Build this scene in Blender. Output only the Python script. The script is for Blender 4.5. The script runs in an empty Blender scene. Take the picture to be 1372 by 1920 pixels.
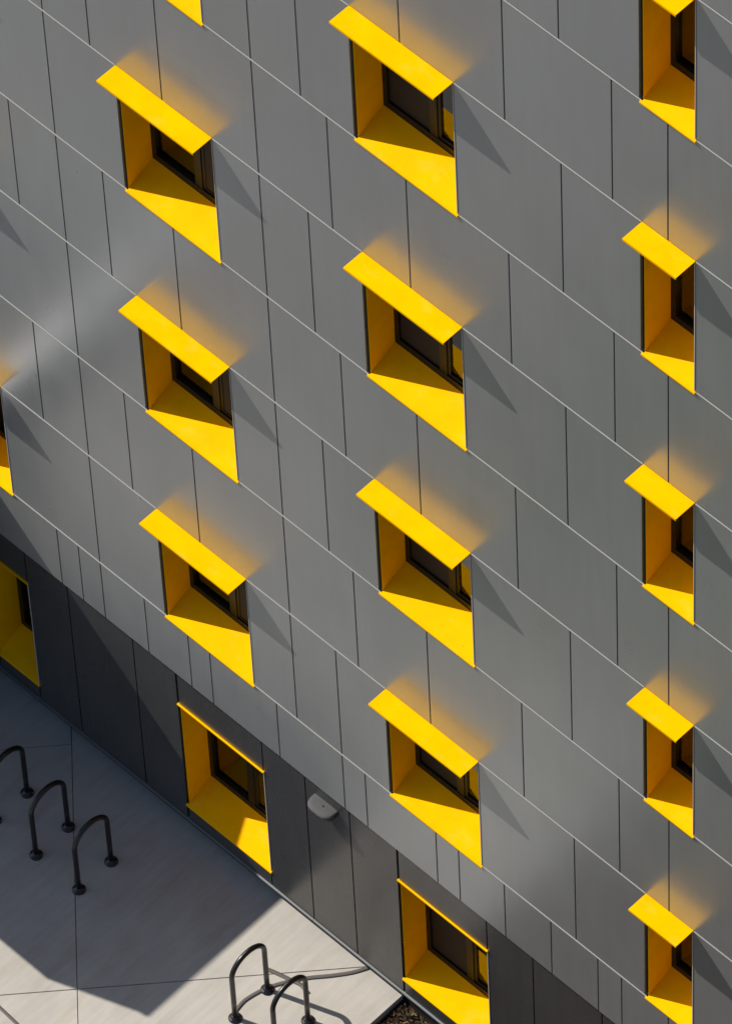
import bpy, bmesh, math, random
from mathutils import Vector, Matrix
random.seed(7)
sc = bpy.context.scene
col = sc.collection
ZG = 11.06                      # height of the reference row (window heads, row 0) above the pavement

# ------------------------------------------------------------------ camera
cam = bpy.data.cameras.new('camera')
camo = bpy.data.objects.new('camera', cam)
col.objects.link(camo)
RT = Vector((0.71726395, 0.69606593, -0.0320101))
FW = Vector((-0.41969594, 0.3948939, -0.81726013))
RT.normalize(); FW.normalize()
UP = RT.cross(FW).normalized()
m = Matrix.Identity(4)
for i in range(3):
    m[i][0] = RT[i]; m[i][1] = UP[i]; m[i][2] = -FW[i]
m.translation = Vector((32.31878, -25.10146, 48.3773 + ZG))
camo.matrix_world = m
cam.sensor_fit = 'VERTICAL'
cam.sensor_height = 24.0
cam.lens = 14858.26 / 1920 * 24.0
cam.clip_start = 1.0
cam.clip_end = 3000
sc.camera = camo

# ------------------------------------------------------------------ sky and sun
SUN = Vector((1.0, 0.37, -1.03)).normalized()      # direction the sunlight travels
w = bpy.data.worlds.new('World'); sc.world = w; w.use_nodes = True
nt = w.node_tree
bg = nt.nodes['Background']
sky = nt.nodes.new('ShaderNodeTexSky')
sky.sky_type = 'NISHITA'; sky.sun_disc = False
sky.sun_elevation = math.asin(-SUN.z)
sky.sun_rotation = math.atan2(-SUN.x, -SUN.y)
nt.links.new(sky.outputs[0], bg.inputs[0])
bg.inputs[1].default_value = 0.08
sun = bpy.data.lights.new('sun', 'SUN')
sun.energy = 5.0; sun.angle = math.radians(0.5); sun.color = (1.0, 0.925, 0.81)
suno = bpy.data.objects.new('sun', sun)
suno.rotation_euler = SUN.to_track_quat('-Z', 'Y').to_euler()
suno.location = (-20, -10, 60)
col.objects.link(suno)
sc.view_settings.view_transform = 'Standard'
sc.view_settings.look = 'None'
sc.view_settings.exposure = 0.35
sc.view_settings.gamma = 1.0
sc.view_settings.use_curve_mapping = False
sc.render.engine = 'CYCLES'
sc.cycles.use_denoising = True
sc.cycles.max_bounces = 8
sc.cycles.sample_clamp_indirect = 6.0

# ------------------------------------------------------------------ materials
def mat(name, base=(.5, .5, .5), rough=.5, ior=1.5, metal=0.0):
    M = bpy.data.materials.new(name); M.use_nodes = True
    n = M.node_tree.nodes; b = n['Principled BSDF']
    b.inputs['Base Color'].default_value = (*base, 1)
    b.inputs['Roughness'].default_value = rough
    b.inputs['IOR'].default_value = ior
    b.inputs['Metallic'].default_value = metal
    return M, M.node_tree, b

def N(t, kind, **kw):
    n = t.nodes.new(kind)
    for k, v in kw.items():
        setattr(n, k, v)
    return n

def noise(t, vec, scale, detail=4, rough=.55):
    n = N(t, 'ShaderNodeTexNoise')
    n.inputs['Scale'].default_value = scale
    n.inputs['Detail'].default_value = detail
    n.inputs['Roughness'].default_value = rough
    if vec is not None: t.links.new(vec, n.inputs['Vector'])
    return n.outputs['Fac']

def mapping(t, scale=(1, 1, 1), rot=(0, 0, 0), src='pos'):
    if src == 'pos':
        s = N(t, 'ShaderNodeNewGeometry').outputs['Position']
    else:
        s = N(t, 'ShaderNodeTexCoord').outputs['Object']
    mp = N(t, 'ShaderNodeMapping')
    mp.inputs['Scale'].default_value = scale
    mp.inputs['Rotation'].default_value = rot
    t.links.new(s, mp.inputs['Vector'])
    return mp.outputs['Vector']

def remap(t, v, lo, hi, a=0.3, b=0.7):
    r = N(t, 'ShaderNodeMapRange')
    r.inputs['From Min'].default_value = a; r.inputs['From Max'].default_value = b
    r.inputs['To Min'].default_value = lo; r.inputs['To Max'].default_value = hi
    t.links.new(v, r.inputs['Value'])
    return r.outputs['Result']

def mul(t, a, b):
    x = N(t, 'ShaderNodeMath', operation='MULTIPLY')
    for i, q in enumerate((a, b)):
        if isinstance(q, (int, float)): x.inputs[i].default_value = q
        else: t.links.new(q, x.inputs[i])
    return x.outputs[0]

def tint(t, bsdf, base, fac):
    c = N(t, 'ShaderNodeVectorMath', operation='SCALE')
    c.inputs[0].default_value = base
    t.links.new(fac, c.inputs['Scale'])
    t.links.new(c.outputs[0], bsdf.inputs['Base Color'])

def bump(t, bsdf, h, strength=.1, dist=.01):
    b = N(t, 'ShaderNodeBump')
    b.inputs['Strength'].default_value = strength
    b.inputs['Distance'].default_value = dist
    t.links.new(h, b.inputs['Height'])
    t.links.new(b.outputs[0], bsdf.inputs['Normal'])

def panel_mat(name, base, rough, ior, dirt, gloss=0.0):
    M, t, b = mat(name, base, rough, ior)
    rnd = N(t, 'ShaderNodeObjectInfo').outputs['Random']
    f = remap(t, rnd, .95, 1.05, 0, 1)
    cloudy = remap(t, noise(t, mapping(t, (1, 1, .7)), 1.1, 5), 1 - dirt, 1 + dirt)
    streak = remap(t, noise(t, mapping(t, (9, 9, .6)), 1.5, 4), 1 - dirt * .6, 1 + dirt * .6)
    grain = remap(t, noise(t, mapping(t), 160, 2), .96, 1.04)
    tint(t, b, base, mul(t, mul(t, mul(t, f, cloudy), streak), grain))
    rr = remap(t, noise(t, mapping(t, (1, 1, .5)), 2.3, 5), rough * .9, rough * 1.12)
    t.links.new(rr, b.inputs['Roughness'])
    bump(t, b, noise(t, mapping(t, (1, 1, .8)), 1.3, 1), .10, .02)   # faint oil-canning of the sheet
    if gloss:                                                         # metallic flake lacquer over the pigment
        b.inputs['IOR'].default_value = 1.05
        g = N(t, 'ShaderNodeBsdfGlossy'); g.inputs[0].default_value = (.92, .96, 1.0, 1)
        t.links.new(rr, g.inputs['Roughness'])
        t.links.new([n for n in t.nodes if n.type == 'BUMP'][0].outputs[0], g.inputs['Normal'])
        mx = N(t, 'ShaderNodeMixShader'); mx.inputs[0].default_value = gloss
        t.links.new(b.outputs[0], mx.inputs[1]); t.links.new(g.outputs[0], mx.inputs[2])
        t.links.new(mx.outputs[0], t.nodes['Material Output'].inputs[0])
    return M

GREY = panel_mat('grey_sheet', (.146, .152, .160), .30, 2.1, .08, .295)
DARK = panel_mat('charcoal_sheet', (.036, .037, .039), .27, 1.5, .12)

def yellow_mat():
    base = (.80, .408, .0)
    M, t, b = mat('yellow_paint', base, .5, 1.05)
    d = remap(t, noise(t, mapping(t), 5, 6), .93, 1.04)
    sp = remap(t, noise(t, mapping(t), 45, 2), .72, 1.0, .22, .30)
    c = N(t, 'ShaderNodeVectorMath', operation='SCALE'); c.inputs[0].default_value = base
    t.links.new(mul(t, d, sp), c.inputs['Scale'])
    dust = N(t, 'ShaderNodeMixRGB'); dust.inputs[2].default_value = (.72, .50, .16, 1)     # thin pale dust in patches
    t.links.new(remap(t, noise(t, mapping(t, (1.4, 2.2, 1.0)), 2.6, 7, .65), 0, .14, .55, .78), dust.inputs[0])
    t.links.new(c.outputs[0], dust.inputs[1]); t.links.new(dust.outputs[0], b.inputs['Base Color'])
    return M
YEL = yellow_mat()
ALU = mat('mill_aluminium', (.27, .27, .265), .45, 1.5, .0)[0]
BEAD = mat('white_bead', (.42, .43, .45), .4, 1.5)[0]
FLASH = mat('grey_flashing', (.085, .094, .103), .45, 1.5, .0)[0]
FRAME = mat('bronze_frame', (.008, .0078, .0075), .4, 1.3)[0]
MEMB = mat('black_membrane', (.012, .012, .012), .8, 1.4)[0]
ROOM = mat('room_paint', (.10, .08, .06), .9, 1.3)[0]
CURT = mat('curtain_cloth', (.22, .19, .16), .9, 1.3)[0]
SCREEN = mat('insect_screen', (.022, .016, .011), .7, 1.4)[0]
RACK = mat('black_powder_coat', (.007, .007, .0075), .33, 1.5)[0]
LAMPM = mat('cast_aluminium', (.070, .072, .077), .55, 1.3)[0]
BLACK = mat('black_plastic', (.012, .012, .013), .5, 1.4)[0]
LENS = mat('lamp_lens', (.25, .25, .24), .25, 1.5)[0]
SHADOW_GREY = mat('shadow_grey', (.085, .078, .076), .6, 1.4)[0]  # grey of a cast shadow, put into the colour of the ground tubes
ROOFM = mat('roof_membrane', (.10, .10, .10), .9, 1.3)[0]
COPING = mat('white_coping', (.82, .83, .85), .4, 1.5)[0]

def glass_mat():
    M = bpy.data.materials.new('window_glass'); M.use_nodes = True
    t = M.node_tree; t.nodes.remove(t.nodes['Principled BSDF'])
    out = t.nodes['Material Output']
    fr = N(t, 'ShaderNodeFresnel'); fr.inputs['IOR'].default_value = 2.05
    tr = N(t, 'ShaderNodeBsdfTransparent'); tr.inputs[0].default_value = (.60, .61, .59, 1)
    gl = N(t, 'ShaderNodeBsdfGlossy'); gl.inputs['Roughness'].default_value = .03
    mx = N(t, 'ShaderNodeMixShader')
    t.links.new(fr.outputs[0], mx.inputs[0]); t.links.new(tr.outputs[0], mx.inputs[1]); t.links.new(gl.outputs[0], mx.inputs[2])
    t.links.new(mx.outputs[0], out.inputs[0])
    return M
GLASS = glass_mat()

def concrete_mat():
    base = (.372, .356, .332)
    M, t, b = mat('broomed_concrete', base, .8, 1.4)
    blot = remap(t, noise(t, mapping(t), 1.4, 7, .65), .90, 1.08)
    st1 = remap(t, noise(t, mapping(t, (11, .9, 1), (0, 0, math.radians(4))), 1.6, 5), .935, 1.045)
    st2 = remap(t, noise(t, mapping(t, (60, 2.2, 1), (0, 0, math.radians(4))), 1.5, 3), .975, 1.025)
    gr = remap(t, noise(t, mapping(t), 240, 2), .95, 1.05)
    fac = mul(t, mul(t, blot, st1), mul(t, st2, gr))
    c = N(t, 'ShaderNodeVectorMath', operation='SCALE'); c.inputs[0].default_value = base
    t.links.new(fac, c.inputs['Scale'])
    stain = N(t, 'ShaderNodeMixRGB'); stain.blend_type = 'MULTIPLY'
    stain.inputs[2].default_value = (.80, .72, .62, 1)
    t.links.new(remap(t, noise(t, mapping(t, (3.2, .7, 1)), 1.7, 5), 0, .55, .52, .75), stain.inputs[0])
    t.links.new(c.outputs[0], stain.inputs[1])
    t.links.new(stain.outputs[0], b.inputs['Base Color'])
    bump(t, b, noise(t, mapping(t, (70, 2.5, 1)), 1.6, 3), .07, .003)
    return M
CONC = concrete_mat()
JOINT = mat('joint_filler', (.21, .145, .105), .9, 1.3)[0]

def soil_mat(name, c0, c1, scale):
    M, t, b = mat(name, c0, .95, 1.3)
    mx = N(t, 'ShaderNodeMixRGB')
    mx.inputs[1].default_value = (*c0, 1); mx.inputs[2].default_value = (*c1, 1)
    t.links.new(remap(t, noise(t, mapping(t), scale, 8, .65), 0, 1, .35, .68), mx.inputs[0])
    t.links.new(mx.outputs[0], b.inputs['Base Color'])
    bump(t, b, noise(t, mapping(t), scale * 2, 6, .7), .6, .02)
    return M
SOIL = soil_mat('bark_soil', (.018, .012, .009), (.075, .045, .026), 22)
LOT = soil_mat('weathered_asphalt', (.14, .137, .132), (.18, .176, .168), 1.3)
LAWN = soil_mat('lawn_grass', (.050, .062, .038), (.088, .096, .062), 3.0)
CHIP = [mat('bark_chip_%s' % n, c, .9, 1.3)[0] for n, c in (('dark', (.035, .02, .013)), ('tan', (.11, .065, .036)), ('straw', (.22, .15, .08)))]
LEAF = mat('weed_leaf', (.09, .11, .045), .7, 1.4)[0]

# ------------------------------------------------------------------ helpers
def add_mesh(name, verts, faces, mt, parent=None, smooth=False, mats=None):
    me = bpy.data.meshes.new(name)
    me.from_pydata([tuple(v) for v in verts], [], faces)
    me.validate(); me.update()
    if mats:
        for q in mats: me.materials.append(q)
    else:
        me.materials.append(mt)
    if smooth:
        for p in me.polygons: p.use_smooth = True
    o = bpy.data.objects.new(name, me)
    col.objects.link(o)
    if parent is not None: o.parent = parent
    return o

BF = [(0, 3, 2, 1), (4, 5, 6, 7), (0, 1, 5, 4), (1, 2, 6, 5), (2, 3, 7, 6), (3, 0, 4, 7)]
def boxv(x0, x1, y0, y1, z0, z1):
    return [(x0, y0, z0), (x1, y0, z0), (x1, y1, z0), (x0, y1, z0), (x0, y0, z1), (x1, y0, z1), (x1, y1, z1), (x0, y1, z1)]
class MB:
    def __init__(s): s.v = []; s.f = []
    def box(s, *a):
        n = len(s.v); s.v += boxv(*a); s.f += [tuple(i + n for i in q) for q in BF]; return s
    def poly(s, v, f):
        n = len(s.v); s.v += list(v); s.f += [tuple(i + n for i in q) for q in f]; return s
    def build(s, name, mt, parent=None, smooth=False): return add_mesh(name, s.v, s.f, mt, parent, smooth)
def box(name, mt, parent, *a): return MB().box(*a).build(name, mt, parent)
def empty(name, loc=(0, 0, 0)):
    o = bpy.data.objects.new(name, None); o.location = loc; o.empty_display_size = .3
    col.objects.link(o); return o
def tag(o, label, cat, group=None, kind=None):
    if label: o['label'] = label
    if cat: o['category'] = cat
    if group: o['group'] = group
    if kind: o['kind'] = kind
    return o
def struct(o): o['kind'] = 'structure'; return o
def copy_tree(o, parent=None):
    c = o.copy(); col.objects.link(c); c.parent = parent
    for ch in list(o.children): copy_tree(ch, c)
    return c
def tube(pts, r, seg=12, zs=1.0):
    pts = [Vector(p) for p in pts]; V = []; F = []
    up = Vector((0, 0, 1)); prev = None
    for i, p in enumerate(pts):
        d = (pts[min(i + 1, len(pts) - 1)] - pts[max(i - 1, 0)]).normalized()
        a = prev if prev is not None else (up if abs(d.z) < .9 else Vector((1, 0, 0)))
        a = (a - d * a.dot(d)).normalized(); prev = a
        b = d.cross(a)
        for k in range(seg):
            t = 2 * math.pi * k / seg
            q = p + (a * math.cos(t) * zs + b * math.sin(t)) * r
            V.append(q)
    for i in range(len(pts) - 1):
        for k in range(seg):
            k2 = (k + 1) % seg
            F.append((i * seg + k, i * seg + k2, (i + 1) * seg + k2, (i + 1) * seg + k))
    F.append(tuple(range(seg))[::-1]); F.append(tuple(range((len(pts) - 1) * seg, len(pts) * seg)))
    return V, F

# ------------------------------------------------------------------ setting
XE = 5.65                                        # end of the concrete, the planting bed begins
ground = struct(add_mesh('ground', [(-900, -900, -.16), (900, -900, -.16), (900, 900, -.16), (-900, 900, -.16)], [(0, 1, 2, 3)], LOT))

# concrete pavement: slabs parted by two diagonal sawn joints
pave = struct(MB().box(-14.0, XE - .004, -3.4, .11, -.155, -.012).build('pavement', JOINT))
def clip(poly, a, b, c):                         # keep a*x + b*y <= c
    out = []
    for i in range(len(poly)):
        p, q = poly[i], poly[(i + 1) % len(poly)]
        dp, dq = a * p[0] + b * p[1] - c, a * q[0] + b * q[1] - c
        if dp <= 0: out.append(p)
        if dp * dq < 0:
            t = dp / (dp - dq); out.append((p[0] + (q[0] - p[0]) * t, p[1] + (q[1] - p[1]) * t))
    return out
def slab(poly):
    n = len(poly); cx = sum(p[0] for p in poly) / n; cy = sum(p[1] for p in poly) / n
    V = []
    for z, k in ((-.15, 0), (-.003, 0), (0, .003)):
        for p in poly:
            d = Vector((cx - p[0], cy - p[1])).normalized() * k
            V.append((p[0] + d.x, p[1] + d.y, z))
    F = [tuple(range(2 * n, 3 * n))]
    for r in (0, 1):
        for i in range(n):
            j = (i + 1) % n
            F.append((r * n + i, r * n + j, (r + 1) * n + j, (r + 1) * n + i))
    return add_mesh('concrete_slab', V, F, CONC, pave)
G = .0032
# joint one: through (1.633,-.016) and (3.775,-2.052); joint two: through (3.057,-2.315) and (5.114,-.011)
def line(p, q):
    a, b = (q[1] - p[1]), -(q[0] - p[0]); l = math.hypot(a, b); a /= l; b /= l
    return a, b, a * p[0] + b * p[1]
L1 = line((1.633, -.016), (3.775, -2.052)); L2 = line((3.057, -2.315), (5.114, -.011))
l2d = Vector((5.114 - 3.057, -.011 + 2.315)).normalized()
L3 = line((1.633, -.016), (1.633 - l2d.x, -.016 - l2d.y))
region = [(-14, -3.4), (XE, -3.4), (XE, .11), (-14, .11)]
def half(poly, L, side): return clip(poly, L[0] * side, L[1] * side, L[2] * side - G)
s2 = 1 if L2[0] * 1 + L2[1] * 0 - L2[2] <= 0 else -1      # side of joint two that holds (1,0)
s1 = 1 if L1[0] * 1 + L1[1] * -.2 - L1[2] <= 0 else -1
s3 = 1 if L3[0] * 0 + L3[1] * 0 - L3[2] <= 0 else -1
left = half(region, L1, s1); right = half(region, L1, -s1)
for a in (half(left, L2, s2), half(left, L2, -s2), half(right, L2, s2), half(right, L2, -s2)):
    if len(a) < 3: continue
    if a[0] == half(left, L2, s2)[0] and a == half(left, L2, s2):
        for b in (half(a, L3, s3), half(a, L3, -s3)):
            if len(b) >= 3: slab(b)
    else: slab(a)

struct(add_mesh('lawn', [(1.53, -14, -.02), (40, -14, -.02), (40, -3.42, -.02), (1.53, -3.42, -.02)], [(0, 1, 2, 3)], LAWN))

# planting bed: rough soil sheet, bark chips, a few weeds
def soil():
    V = []; F = []; nx, ny = 90, 90; x0, x1, y0, y1 = XE + .0, 14.0, -3.41, .11
    for j in range(ny + 1):
        for i in range(nx + 1):
            fx = (i / nx) ** 1.8; fy = 1 - (1 - j / ny) ** 1.8
            x = x0 + (x1 - x0) * fx; y = y0 + (y1 - y0) * fy
            h = .018 * math.sin(x * 7.1 + y * 3) * math.sin(y * 9.3) + random.uniform(-.012, .012)
            V.append((x, y, -.085 + h))
    for j in range(ny):
        for i in range(nx):
            a = j * (nx + 1) + i; F.append((a, a + 1, a + nx + 2, a + nx + 1))
    return struct(add_mesh('soil_bed', V, F, SOIL))
soil()
def chips():
    V = []; F = []; mi = []
    for k in range(2600):
        x = XE + .03 + abs(random.gauss(0, 1)) * .9; y = .08 - abs(random.gauss(0, 1)) * .55
        if y < -3: continue
        l = random.uniform(.012, .05); wd = random.uniform(.005, .014); a = random.uniform(0, math.pi); tl = random.uniform(-.5, .5)
        d = Vector((math.cos(a), math.sin(a), math.sin(tl) * .6)) * l / 2; s = Vector((-math.sin(a), math.cos(a), random.uniform(-.3, .3))) * wd / 2
        c = Vector((x, y, -.068 + random.uniform(0, .02))); u = Vector((0, 0, .006)); n = len(V)
        V += [c - d - s, c + d - s, c + d + s, c - d + s, c - d * .8 + u, c + d * .8 + u]
        F += [(n, n + 1, n + 5, n + 4), (n + 3, n + 2, n + 5, n + 4), (n, n + 4, n + 3), (n + 1, n + 2, n + 5)]
        mi += [random.choices((0, 1, 2), (8, 3, .7))[0]] * 4
    o = add_mesh('bark_chips', V, F, None, None, False, CHIP)
    for p, q in zip(o.data.polygons, mi): p.material_index = q
    tag(o, 'dark brown bark chips strewn over the planting bed', 'bark chips', kind='stuff')
chips()
def weeds():
    V = []; F = []
    for cx, cy, n_ in ((5.80, .02, 7), (5.98, .04, 6)):
        for k in range(n_):
            a = random.uniform(0, 6.28); l = random.uniform(.02, .055); c = Vector((cx + random.gauss(0, .018), cy + random.gauss(0, .018), -.06))
            d = Vector((math.cos(a), math.sin(a), random.uniform(.2, 1.0))) * l; s = Vector((-math.sin(a), math.cos(a), 0)) * .007; n = len(V)
            V += [c, c + d * .55 + s, c + d, c + d * .55 - s]; F += [(n, n + 1, n + 2, n + 3)]
    tag(add_mesh('weeds', V, F, LEAF), 'small green weeds sprouting in the bark by the wall', 'weeds', kind='stuff')
weeds()

# ------------------------------------------------------------------ the building
bld = tag(empty('apartment_building', (0, 0, 0)), 'grey panelled building with rows of yellow framed windows above a charcoal base', 'building')
H = 3.0; HW = 1.584
Tz = lambda k: ZG - H * k
Bz = lambda k: ZG - H * k - HW
ROWS = range(-3, 3)
COLS = {'D': (.69, 1.2), 'A': (3.087, 4.133), 'B': (5.765, 6.811), 'C': (8.699, 9.21), 'F': (11.62, 12.66)}
X0, X1 = -8.0, 15.0
E_ = ZG - 8.425                                    # lower edge of the grey sheets
TOP = Tz(-3) + 1.25
YB = .04                                           # base panels sit this far back
GT, GB = ZG - 8.985, ZG - 10.585                   # ground floor windows
GCOLS = {'D': (.69, 1.205), 'A': (3.09, 4.125), 'B': (5.755, 6.80), 'F': (9.6, 10.65)}
PG = .007                                          # half of a joint

# dark carrier wall with the window openings left free, floors, sides, roof
wall = MB()
def openrow(cols, z0, z1, y0, y1, m=.03):
    x = X0
    for a, b in sorted(cols):
        wall.box(x, a - m, y0, y1, z0, z1); x = b + m
    wall.box(x, X1, y0, y1, z0, z1)
for k in ROWS:
    zt = Tz(k) + (Bz(k - 1) - Tz(k) if k > -3 else TOP - Tz(k))
    wall.box(X0, X1, .036, .40, Tz(k) + .03, zt - .03)
    openrow(COLS.values(), Bz(k) - .03, Tz(k) + .03, .036, .40)
wall.box(X0, X1, .036, .40, E_ + .02, Bz(2) - .03)
wall.box(X0, X1, .076, .40, GT + .03, E_ + .02)
openrow(GCOLS.values(), GB - .03, GT + .03, .076, .40)
wall.box(X0, X1, .076, .40, .20, GB - .03)
wall.box(X0, X1, .12, .40, -.2, .20)
wall.build('wall', MEMB, bld)
inn = MB()
inn.box(X0, X1, 4.0, 4.2, -.2, TOP)
inn.box(X0 - .2, X0, .04, 4.2, -.2, TOP); inn.box(X1, X1 + .2, .04, 4.2, -.2, TOP)
for k in ROWS:
    inn.box(X0, X1, .4, 4.0, Tz(k) + .45, Tz(k) + .7)
    inn.box(X0, X1, .4, 4.0, Bz(k) - .9, Bz(k) - .65) if k == 2 else None
for xx in (-3, 2.2, 4.9, 7.8, 10.6, 13.5):
    inn.box(xx - .06, xx + .06, .4, 4.0, -.2, TOP)
inn.box(X0, X1, .4, 4.0, -.2, -.02)
inn.build('room_walls', ROOM, bld)
box('roof', ROOFM, bld, X0 - .2, X1 + .2, .0, 4.3, TOP, TOP + .2)
box('parapet_coping', FLASH, bld, X0 - .25, X1 + .25, -.05, .35, TOP + .2, TOP + .26)

def panel(name, mt, x0, x1, z0, z1, y=0.0, g=PG, th=.03):
    return box(name, mt, bld, x0 + g, x1 - g, y, y + th, z0, z1)
def course(z0, z1, joints, cols, name='wall_panel', mt=GREY, y=0.0, gap=.020):
    """sheets between the joints, interrupted by the windows of the course"""
    xs = sorted(joints)
    for a, b in zip(xs[:-1], xs[1:]):
        segs = [(a, b)]
        for c0, c1 in cols:
            nxt = []
            for s, e in segs:
                if c1 <= s or c0 >= e: nxt.append((s, e)); continue
                if c0 - s > .05: nxt.append((s, c0 - gap))
                if e - c1 > .05: nxt.append((c1 + .002, e))
            segs = nxt
        for s, e in segs: panel(name, mt, s, e, z0, z1, y)

WJ = [X0, -6.1, -4.3, -2.5, -1.2, -.3, 2.271, 4.649, 5.178, 7.894, 10.4, 13.1, X1]
SJ = [X0, -6.5, -4.8, -3.1, -1.4, -.1, .945, 1.726, 2.271, 2.801, 3.596, 4.649, 5.447, 6.275, 7.335, 8.404, 8.948, 10.8, 12.1, 13.6, X1]
BJ = [X0, -6, -4, -2.5, -1.2, -.4, .1, .4, 1.736, 2.001, 2.271, 2.807, 3.333, 3.596, 4.399, 5.178, 5.448, 6.275, 6.539, 7.069, 7.604, 8.140, 8.409, 8.938, 9.47, 10.0, 10.8, 12.1, 13.6, X1]
UPG, LOG = .011, .005
for k in ROWS:
    course(Bz(k) + UPG, Tz(k) - LOG, WJ, COLS.values())
    course(Tz(k) + UPG, (Bz(k - 1) - LOG) if k > -3 else TOP, SJ, [])
course(E_, Bz(2) - LOG, BJ, [])
# bright ledge of the flashing in every horizontal joint
def ledge(z, cols):
    x = X0; segs = []
    for a, b in sorted(cols): segs.append((x, a - .012)); x = b + .012
    segs.append((x, X1))
    for s, e in segs:
        box('flashing', ALU, bld, s, e, -.006, .036, z - .0045, z + .001)
for k in ROWS:
    ledge(Tz(k), COLS.values()); ledge(Bz(k), COLS.values())

# charcoal base
GJ = [X0, -6, -4, -2.2, -.9, .69, 1.205, 1.74, 2.55, 3.09, 4.125, 4.645, 5.18, 5.755, 6.80, 7.34, 8.14, 9.6, 10.65, 11.4, 12.6, 13.8, X1]
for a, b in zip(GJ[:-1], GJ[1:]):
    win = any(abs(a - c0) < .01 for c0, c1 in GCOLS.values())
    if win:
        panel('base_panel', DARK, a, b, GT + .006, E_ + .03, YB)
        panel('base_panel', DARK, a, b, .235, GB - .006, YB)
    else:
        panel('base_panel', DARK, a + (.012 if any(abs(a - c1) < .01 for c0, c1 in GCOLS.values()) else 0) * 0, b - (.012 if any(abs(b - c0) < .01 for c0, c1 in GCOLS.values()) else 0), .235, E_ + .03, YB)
# sloped drip ledge at the foot of the base panels
xs = [X0, -3.2, 1.0, 4.64, 8.4, 12.0, X1]
for a, b in zip(xs[:-1], xs[1:]):
    a += .002; b -= .002
    V = [(a, .075, .246), (a, .026, .231), (a, .022, .218), (a, .075, .221), (b, .075, .246), (b, .026, .231), (b, .022, .218), (b, .075, .221)]
    add_mesh('base_flashing', V, [(0, 1, 2, 3), (7, 6, 5, 4), (0, 4, 5, 1), (1, 5, 6, 2), (2, 6, 7, 3), (3, 7, 4, 0)], FLASH, bld)

# ---- windows
DEP, RISE = .29, .145
def make_window(wd, ht, visor, style, dep=DEP, rise=RISE):
    """origin: left end of the window head on the face of the sheets; x along the wall, z down to -ht"""
    yf = dep
    f = MB(); fw = .055; zb = -ht + rise
    f.box(0, wd, yf, yf + .07, zb - .02, zb + .075)
    f.box(0, wd, yf, yf + .07, -.09, 0.0)
    f.box(0, fw, yf, yf + .07, zb + .075, -.09)
    f.box(wd - fw, wd, yf, yf + .07, zb + .075, -.09)
    root = f.build('window', FRAME, bld)
    def P(name, mt, *a): return box(name, mt, root, *a)
    n2 = wd > .7
    if n2:
        c = wd * .5
        P('mullion', FRAME, c - .035, c + .045, yf + .004, yf + .066, zb + .075, -.09)
        sash = MB()                              # opening sash: its own thinner frame on the right
        x0, x1, z0, z1 = c + .045, wd - fw, zb + .075, -.09; s = .03
        sash.box(x0, x1, yf + .014, yf + .05, z0, z0 + s); sash.box(x0, x1, yf + .014, yf + .05, z1 - s, z1)
        sash.box(x0, x0 + s, yf + .014, yf + .05, z0 + s, z1 - s); sash.box(x1 - s, x1, yf + .014, yf + .05, z0 + s, z1 - s)
        sash.build('sash', FRAME, root)
        P('pane', GLASS, fw, c - .035, yf + .034, yf + .040, zb + .075, -.09)
        P('pane', GLASS, x0 + s, x1 - s, yf + .030, yf + .036, z0 + s, z1 - s)
        if style == 'curtain':
            P('insect_screen', SCREEN, fw, c - .035, yf + .0205, yf + .0235, zb + .075, -.09)
        if style == 'screen':
            P('insect_screen', SCREEN, x0 + s, x1 - s, yf + .0205, yf + .0235, z0 + s, z1 - s)
    else:
        P('pane', GLASS, fw, wd - fw, yf + .034, yf + .040, zb + .075, -.09)
    if style in ('curtain', 'screen', 'blind'):
        V = []; F = []; nn = 60; a0 = wd * (.56 if style == 'curtain' else .05); a1 = wd - .03
        for i in range(nn + 1):
            x = a0 + (a1 - a0) * i / nn; y = yf + .16 + .018 * math.sin(i * 1.35) + .006 * math.sin(i * 3.1)
            V += [(x, y, zb + .02), (x, y, -.02)]
        for i in range(nn): F.append((2 * i, 2 * i + 2, 2 * i + 3, 2 * i + 1))
        add_mesh('curtain', V, F, CURT, root, True)
    # folded yellow sheet lining
    th = .006
    P('jamb', YEL, 0.0, th, .014, yf, -ht + .0, -.012)
    P('jamb', YEL, wd - th, wd, .0, yf, -ht + .0, -.012)
    P('head', YEL, -.004, wd + .004, .004, yf, -.012, -.004)
    V = [(th, yf + .002, zb), (wd - th, yf + .002, zb), (wd - th, 0, -ht + .004), (th, 0, -ht + .004)]
    lip = [(-.012, 0, -ht + .004), (wd + .012, 0, -ht + .004), (wd + .012, -.016, -ht - .006), (-.012, -.016, -ht - .006),
           (wd + .012, -.016, -ht - .022), (-.012, -.016, -ht - .022), (-.012, .02, -ht - .022), (wd + .012, .02, -ht - .022), (-.012, .02, -ht + .003), (wd + .012, .02, -ht + .003)]
    sV = V + lip
    sF = [(0, 3, 2, 1), (4, 7, 6, 5), (7, 9, 8, 6), (9, 10, 11, 8), (5, 6, 8, 11, 13), (4, 12, 10, 9, 7)]
    add_mesh('sill', sV, sF, YEL, root)
    # bright edge bead on the right reveal
    P('edge_bead', BEAD, wd + .0005, wd + .0055, -.005, .02, -ht + .012, -.02)
    if visor:
        d = visor; z = .004; tv = .008
        P('visor', YEL, -.006, wd + .006, -d, .0, z - tv, z)
        P('visor_lip', YEL, -.006, wd + .006, -d - .004, -d, z - .022, z + .0005)
    else:
        P('head_trim', YEL, -.010, wd + .010, -.018, .03, -.004, .007)
    return root

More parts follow.
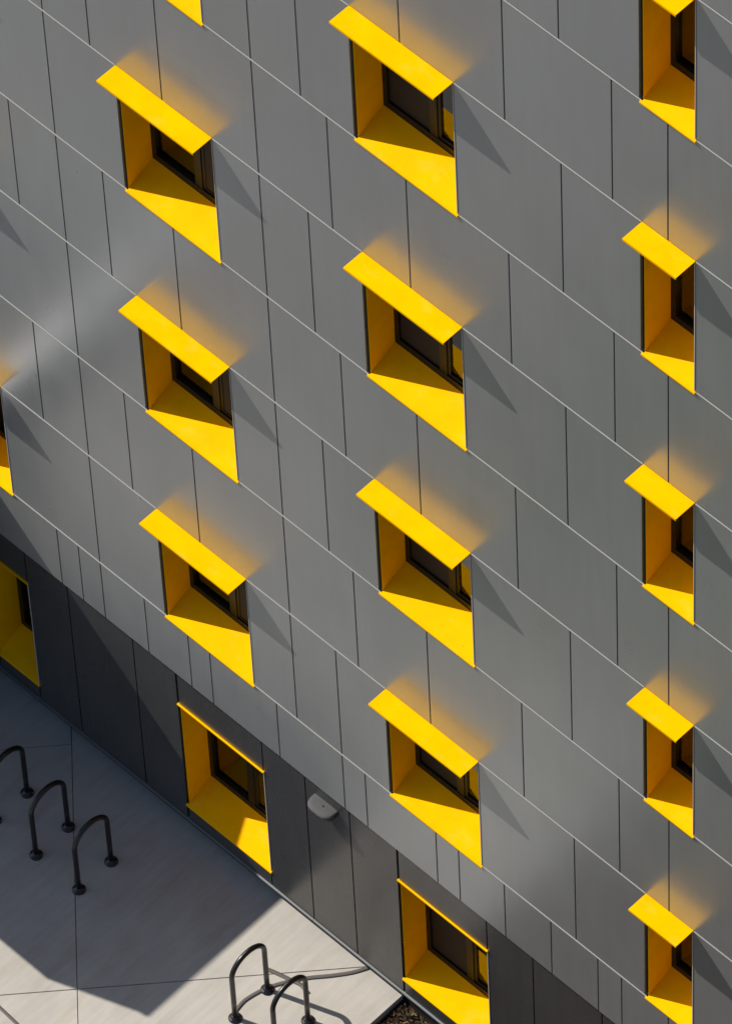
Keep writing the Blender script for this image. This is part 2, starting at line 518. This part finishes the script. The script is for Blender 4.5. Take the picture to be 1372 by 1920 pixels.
protos = {}
def place(wd, ht, visor, style, loc, **kw):
    key = (round(wd, 3), ht, visor, style)
    if key in protos: o = copy_tree(protos[key], bld)
    else: o = make_window(wd, ht, visor, style, **kw); protos[key] = o
    o.location = loc; return o
VD = .205
STY = {'D': 'blind', 'A': 'screen', 'B': 'curtain', 'C': 'plain', 'F': 'plain'}
for k in ROWS:
    for c, (a, b) in COLS.items():
        place(b - a, HW, VD, STY[c], (a, 0, Tz(k)))
for c, (a, b) in GCOLS.items():
    place(b - a, GT - GB, 0, 'blind' if c == 'A' else ('curtain' if c == 'B' else 'plain'), (a, YB, GT))

# ------------------------------------------------------------------ entrance canopy to the left (out of the frame, throws the shadow)
can = tag(empty('unseen_entrance_canopy', (-3, 0, 0)), 'unseen charcoal entrance canopy with pale metal coping beside the building', 'canopy')
CX, CZ, CY = .50, ZG - 7.27, -2.94
def cb(name, mt, x0, x1, y0, y1, z0, z1):
    return box(name, mt, can, x0 + 3, x1 + 3, y0, y1, z0, z1)
cb('body', DARK, -6.0, CX - .01, CY + .01, -.02, CZ - .95, CZ - .06)
cb('roof_sheet', ROOFM, -5.8, CX - .205, CY + .2, -.02, CZ - .055, CZ - .03)
cb('coping', COPING, CX - .20, CX, CY, -.012, CZ - .058, CZ)
cb('coping', COPING, -6.0, CX - .202, CY, CY + .18, CZ - .058, CZ)
cb('added_shade_wall', DARK, -6.0, .15, -1.45, -.02, 0, CZ - .952)  # unseen wall added under the canopy to darken the paving and base
for xx in (-5.7, -2.7): cb('post', FRAME, xx, xx + .12, CY + .25, CY + .37, 0, CZ - .95)

# ------------------------------------------------------------------ wall light
lamp = tag(empty('wall_light', (4.90, YB, ZG - 8.66)), 'grey metal wall light fixed to the charcoal panels under the grey sheets', 'wall light')
def dshape(wd, dep, n=26, p=3.1):
    out = []
    for i in range(n + 1):
        t = math.pi * i / n; c, s = math.cos(t), math.sin(t)
        out.append((-wd / 2 * math.copysign(abs(c) ** (2 / p), c), -dep * abs(s) ** (2 / p)))
    return out
def loft(layers, name, mt, parent, smooth=True):
    V = []; F = []; n = len(layers[0][0])
    for pl, z in layers:
        for x, y in pl: V.append((x, y, z(y) if callable(z) else z))
    for l in range(len(layers) - 1):
        for i in range(n):
            j = (i + 1) % n
            F.append((l * n + i, l * n + j, (l + 1) * n + j, (l + 1) * n + i))
    F.append(tuple(range(n))[::-1]); F.append(tuple(range((len(layers) - 1) * n, len(layers) * n)))
    o = add_mesh(name, V, F, mt, parent, smooth)
    return o
sl = lambda z, k: (lambda y: z + k * y)
housing = loft([(dshape(.286, .138), -.040), (dshape(.290, .142), -.028), (dshape(.286, .139), -.014),
                (dshape(.268, .126), -.004), (dshape(.236, .102), sl(-.001, -.004)), (dshape(.14, .05), sl(.002, -.01))], 'housing', LAMPM, lamp, False)
loft([(dshape(.256, .120), -.094), (dshape(.274, .130), -.0405)], 'lens_rim', BLACK, lamp)
loft([(dshape(.20, .085), -.100), (dshape(.20, .085), -.0945)], 'lens', LENS, lamp)
box('back_plate', BLACK, lamp, -.12, .12, -.004, .004, -.10, -.012)
V, F = tube([(.012, -.050, -.010), (.012, -.050, .006)], .009, 12)
add_mesh('photocell', V, F, BLACK, lamp)

# ------------------------------------------------------------------ bike racks
def make_rack():
    r = empty('bike_rack')
    R_, hy, hz = .2015, .2015, .655
    pts = [(0, -hy, 0.01), (0, -hy, .3), (0, -hy, hz)]
    for i in range(1, 24):
        a = math.pi - math.pi * i / 24
        pts.append((0, math.cos(a) * R_, hz + math.sin(a) * R_))
    pts += [(0, hy, hz), (0, hy, .3), (0, hy, 0.01)]
    V, F = tube(pts, .0245, 14)
    add_mesh('hoop', V, F, RACK, r, True)
    for s in (-1, 1):
        prof = [(.062, .002), (.062, .010), (.056, .016), (.044, .022), (.034, .030), (.027, .044), (.0245, .045)]
        V = []; F = []; n = 20
        for rr, z in prof:
            for k in range(n):
                t = 2 * math.pi * k / n; V.append((rr * math.cos(t), s * hy + rr * math.sin(t), z))
        for l in range(len(prof) - 1):
            for k in range(n):
                k2 = (k + 1) % n; F.append((l * n + k, l * n + k2, (l + 1) * n + k2, (l + 1) * n + k))
        F.append(tuple(range(n))[::-1])
        fl = add_mesh('flange', V, F, RACK, r, True)
        bm = MB()
        for k in range(3):
            t = 2 * math.pi * k / 3 + .5; x, y = .049 * math.cos(t), s * hy + .049 * math.sin(t)
            bm.box(x - .007, x + .007, y - .007, y + .007, .014, .027)
        bm.build('bolts', FLASH, fl)
    return r
rk = make_rack()
GRP = 'bike racks in a row along the wall'
spots = [(1.717, -.861, 'black hoop bike rack cut by the left edge of the picture'),
         (2.247, -.866, 'black hoop bike rack in shade, middle of the left three'),
         (2.787, -.862, 'black hoop bike rack in shade astride the diagonal pavement joint'),
         (4.743, -.866, 'black hoop bike rack in sunlight nearest the big shadow edge'),
         (5.230, -.852, 'black hoop bike rack in sunlight nearest the soil bed')]
for i, (x, y, lb) in enumerate(spots):
    o = rk if i == 0 else copy_tree(rk)
    o.location = (x, y, 0)
    tag(o, lb, 'bike rack', GRP)

# ------------------------------------------------------------------ flat grey tubes in place of the shadow curves by the racks
def smooth_curve(pts, n=10):
    P = [Vector((*p, .007)) for p in pts]; out = []
    for i in range(len(P) - 1):
        p0, p1, p2, p3 = P[max(i - 1, 0)], P[i], P[i + 1], P[min(i + 2, len(P) - 1)]
        for k in range(n):
            t = k / n
            out.append(.5 * ((2 * p1) + (-p0 + p2) * t + (2 * p0 - 5 * p1 + 4 * p2 - p3) * t * t + (-p0 + 3 * p1 - 3 * p2 + p3) * t ** 3))
    out.append(P[-1]); return out
def shadow_curve(pts, r, label):
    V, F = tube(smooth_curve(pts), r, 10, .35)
    return tag(add_mesh('shadow_tube', V, F, SHADOW_GREY, None, True), label, 'shadow_curve')
shadow_curve([(4.70, -1.05), (4.677, -.909), (4.686, -.818), (4.712, -.71), (4.753, -.605), (4.832, -.463), (4.929, -.327), (5.052, -.183), (5.166, -.031), (5.235, .10)], .019,
     'thin grey tube standing in for a shadow, curving over the sunlit concrete to the wall')
shadow_curve([(4.585, -.52), (4.692, -.488), (4.824, -.455), (4.932, -.431), (5.035, -.452)], .020,
     'short thin grey tube standing in for a shadow between the two sunlit bike racks')
shadow_curve([(3.05, -2.40), (3.236, -2.411), (3.365, -2.419), (3.5, -2.43)], .016, 'thin grey tube standing in for a shadow at the lower left corner of the pavement')
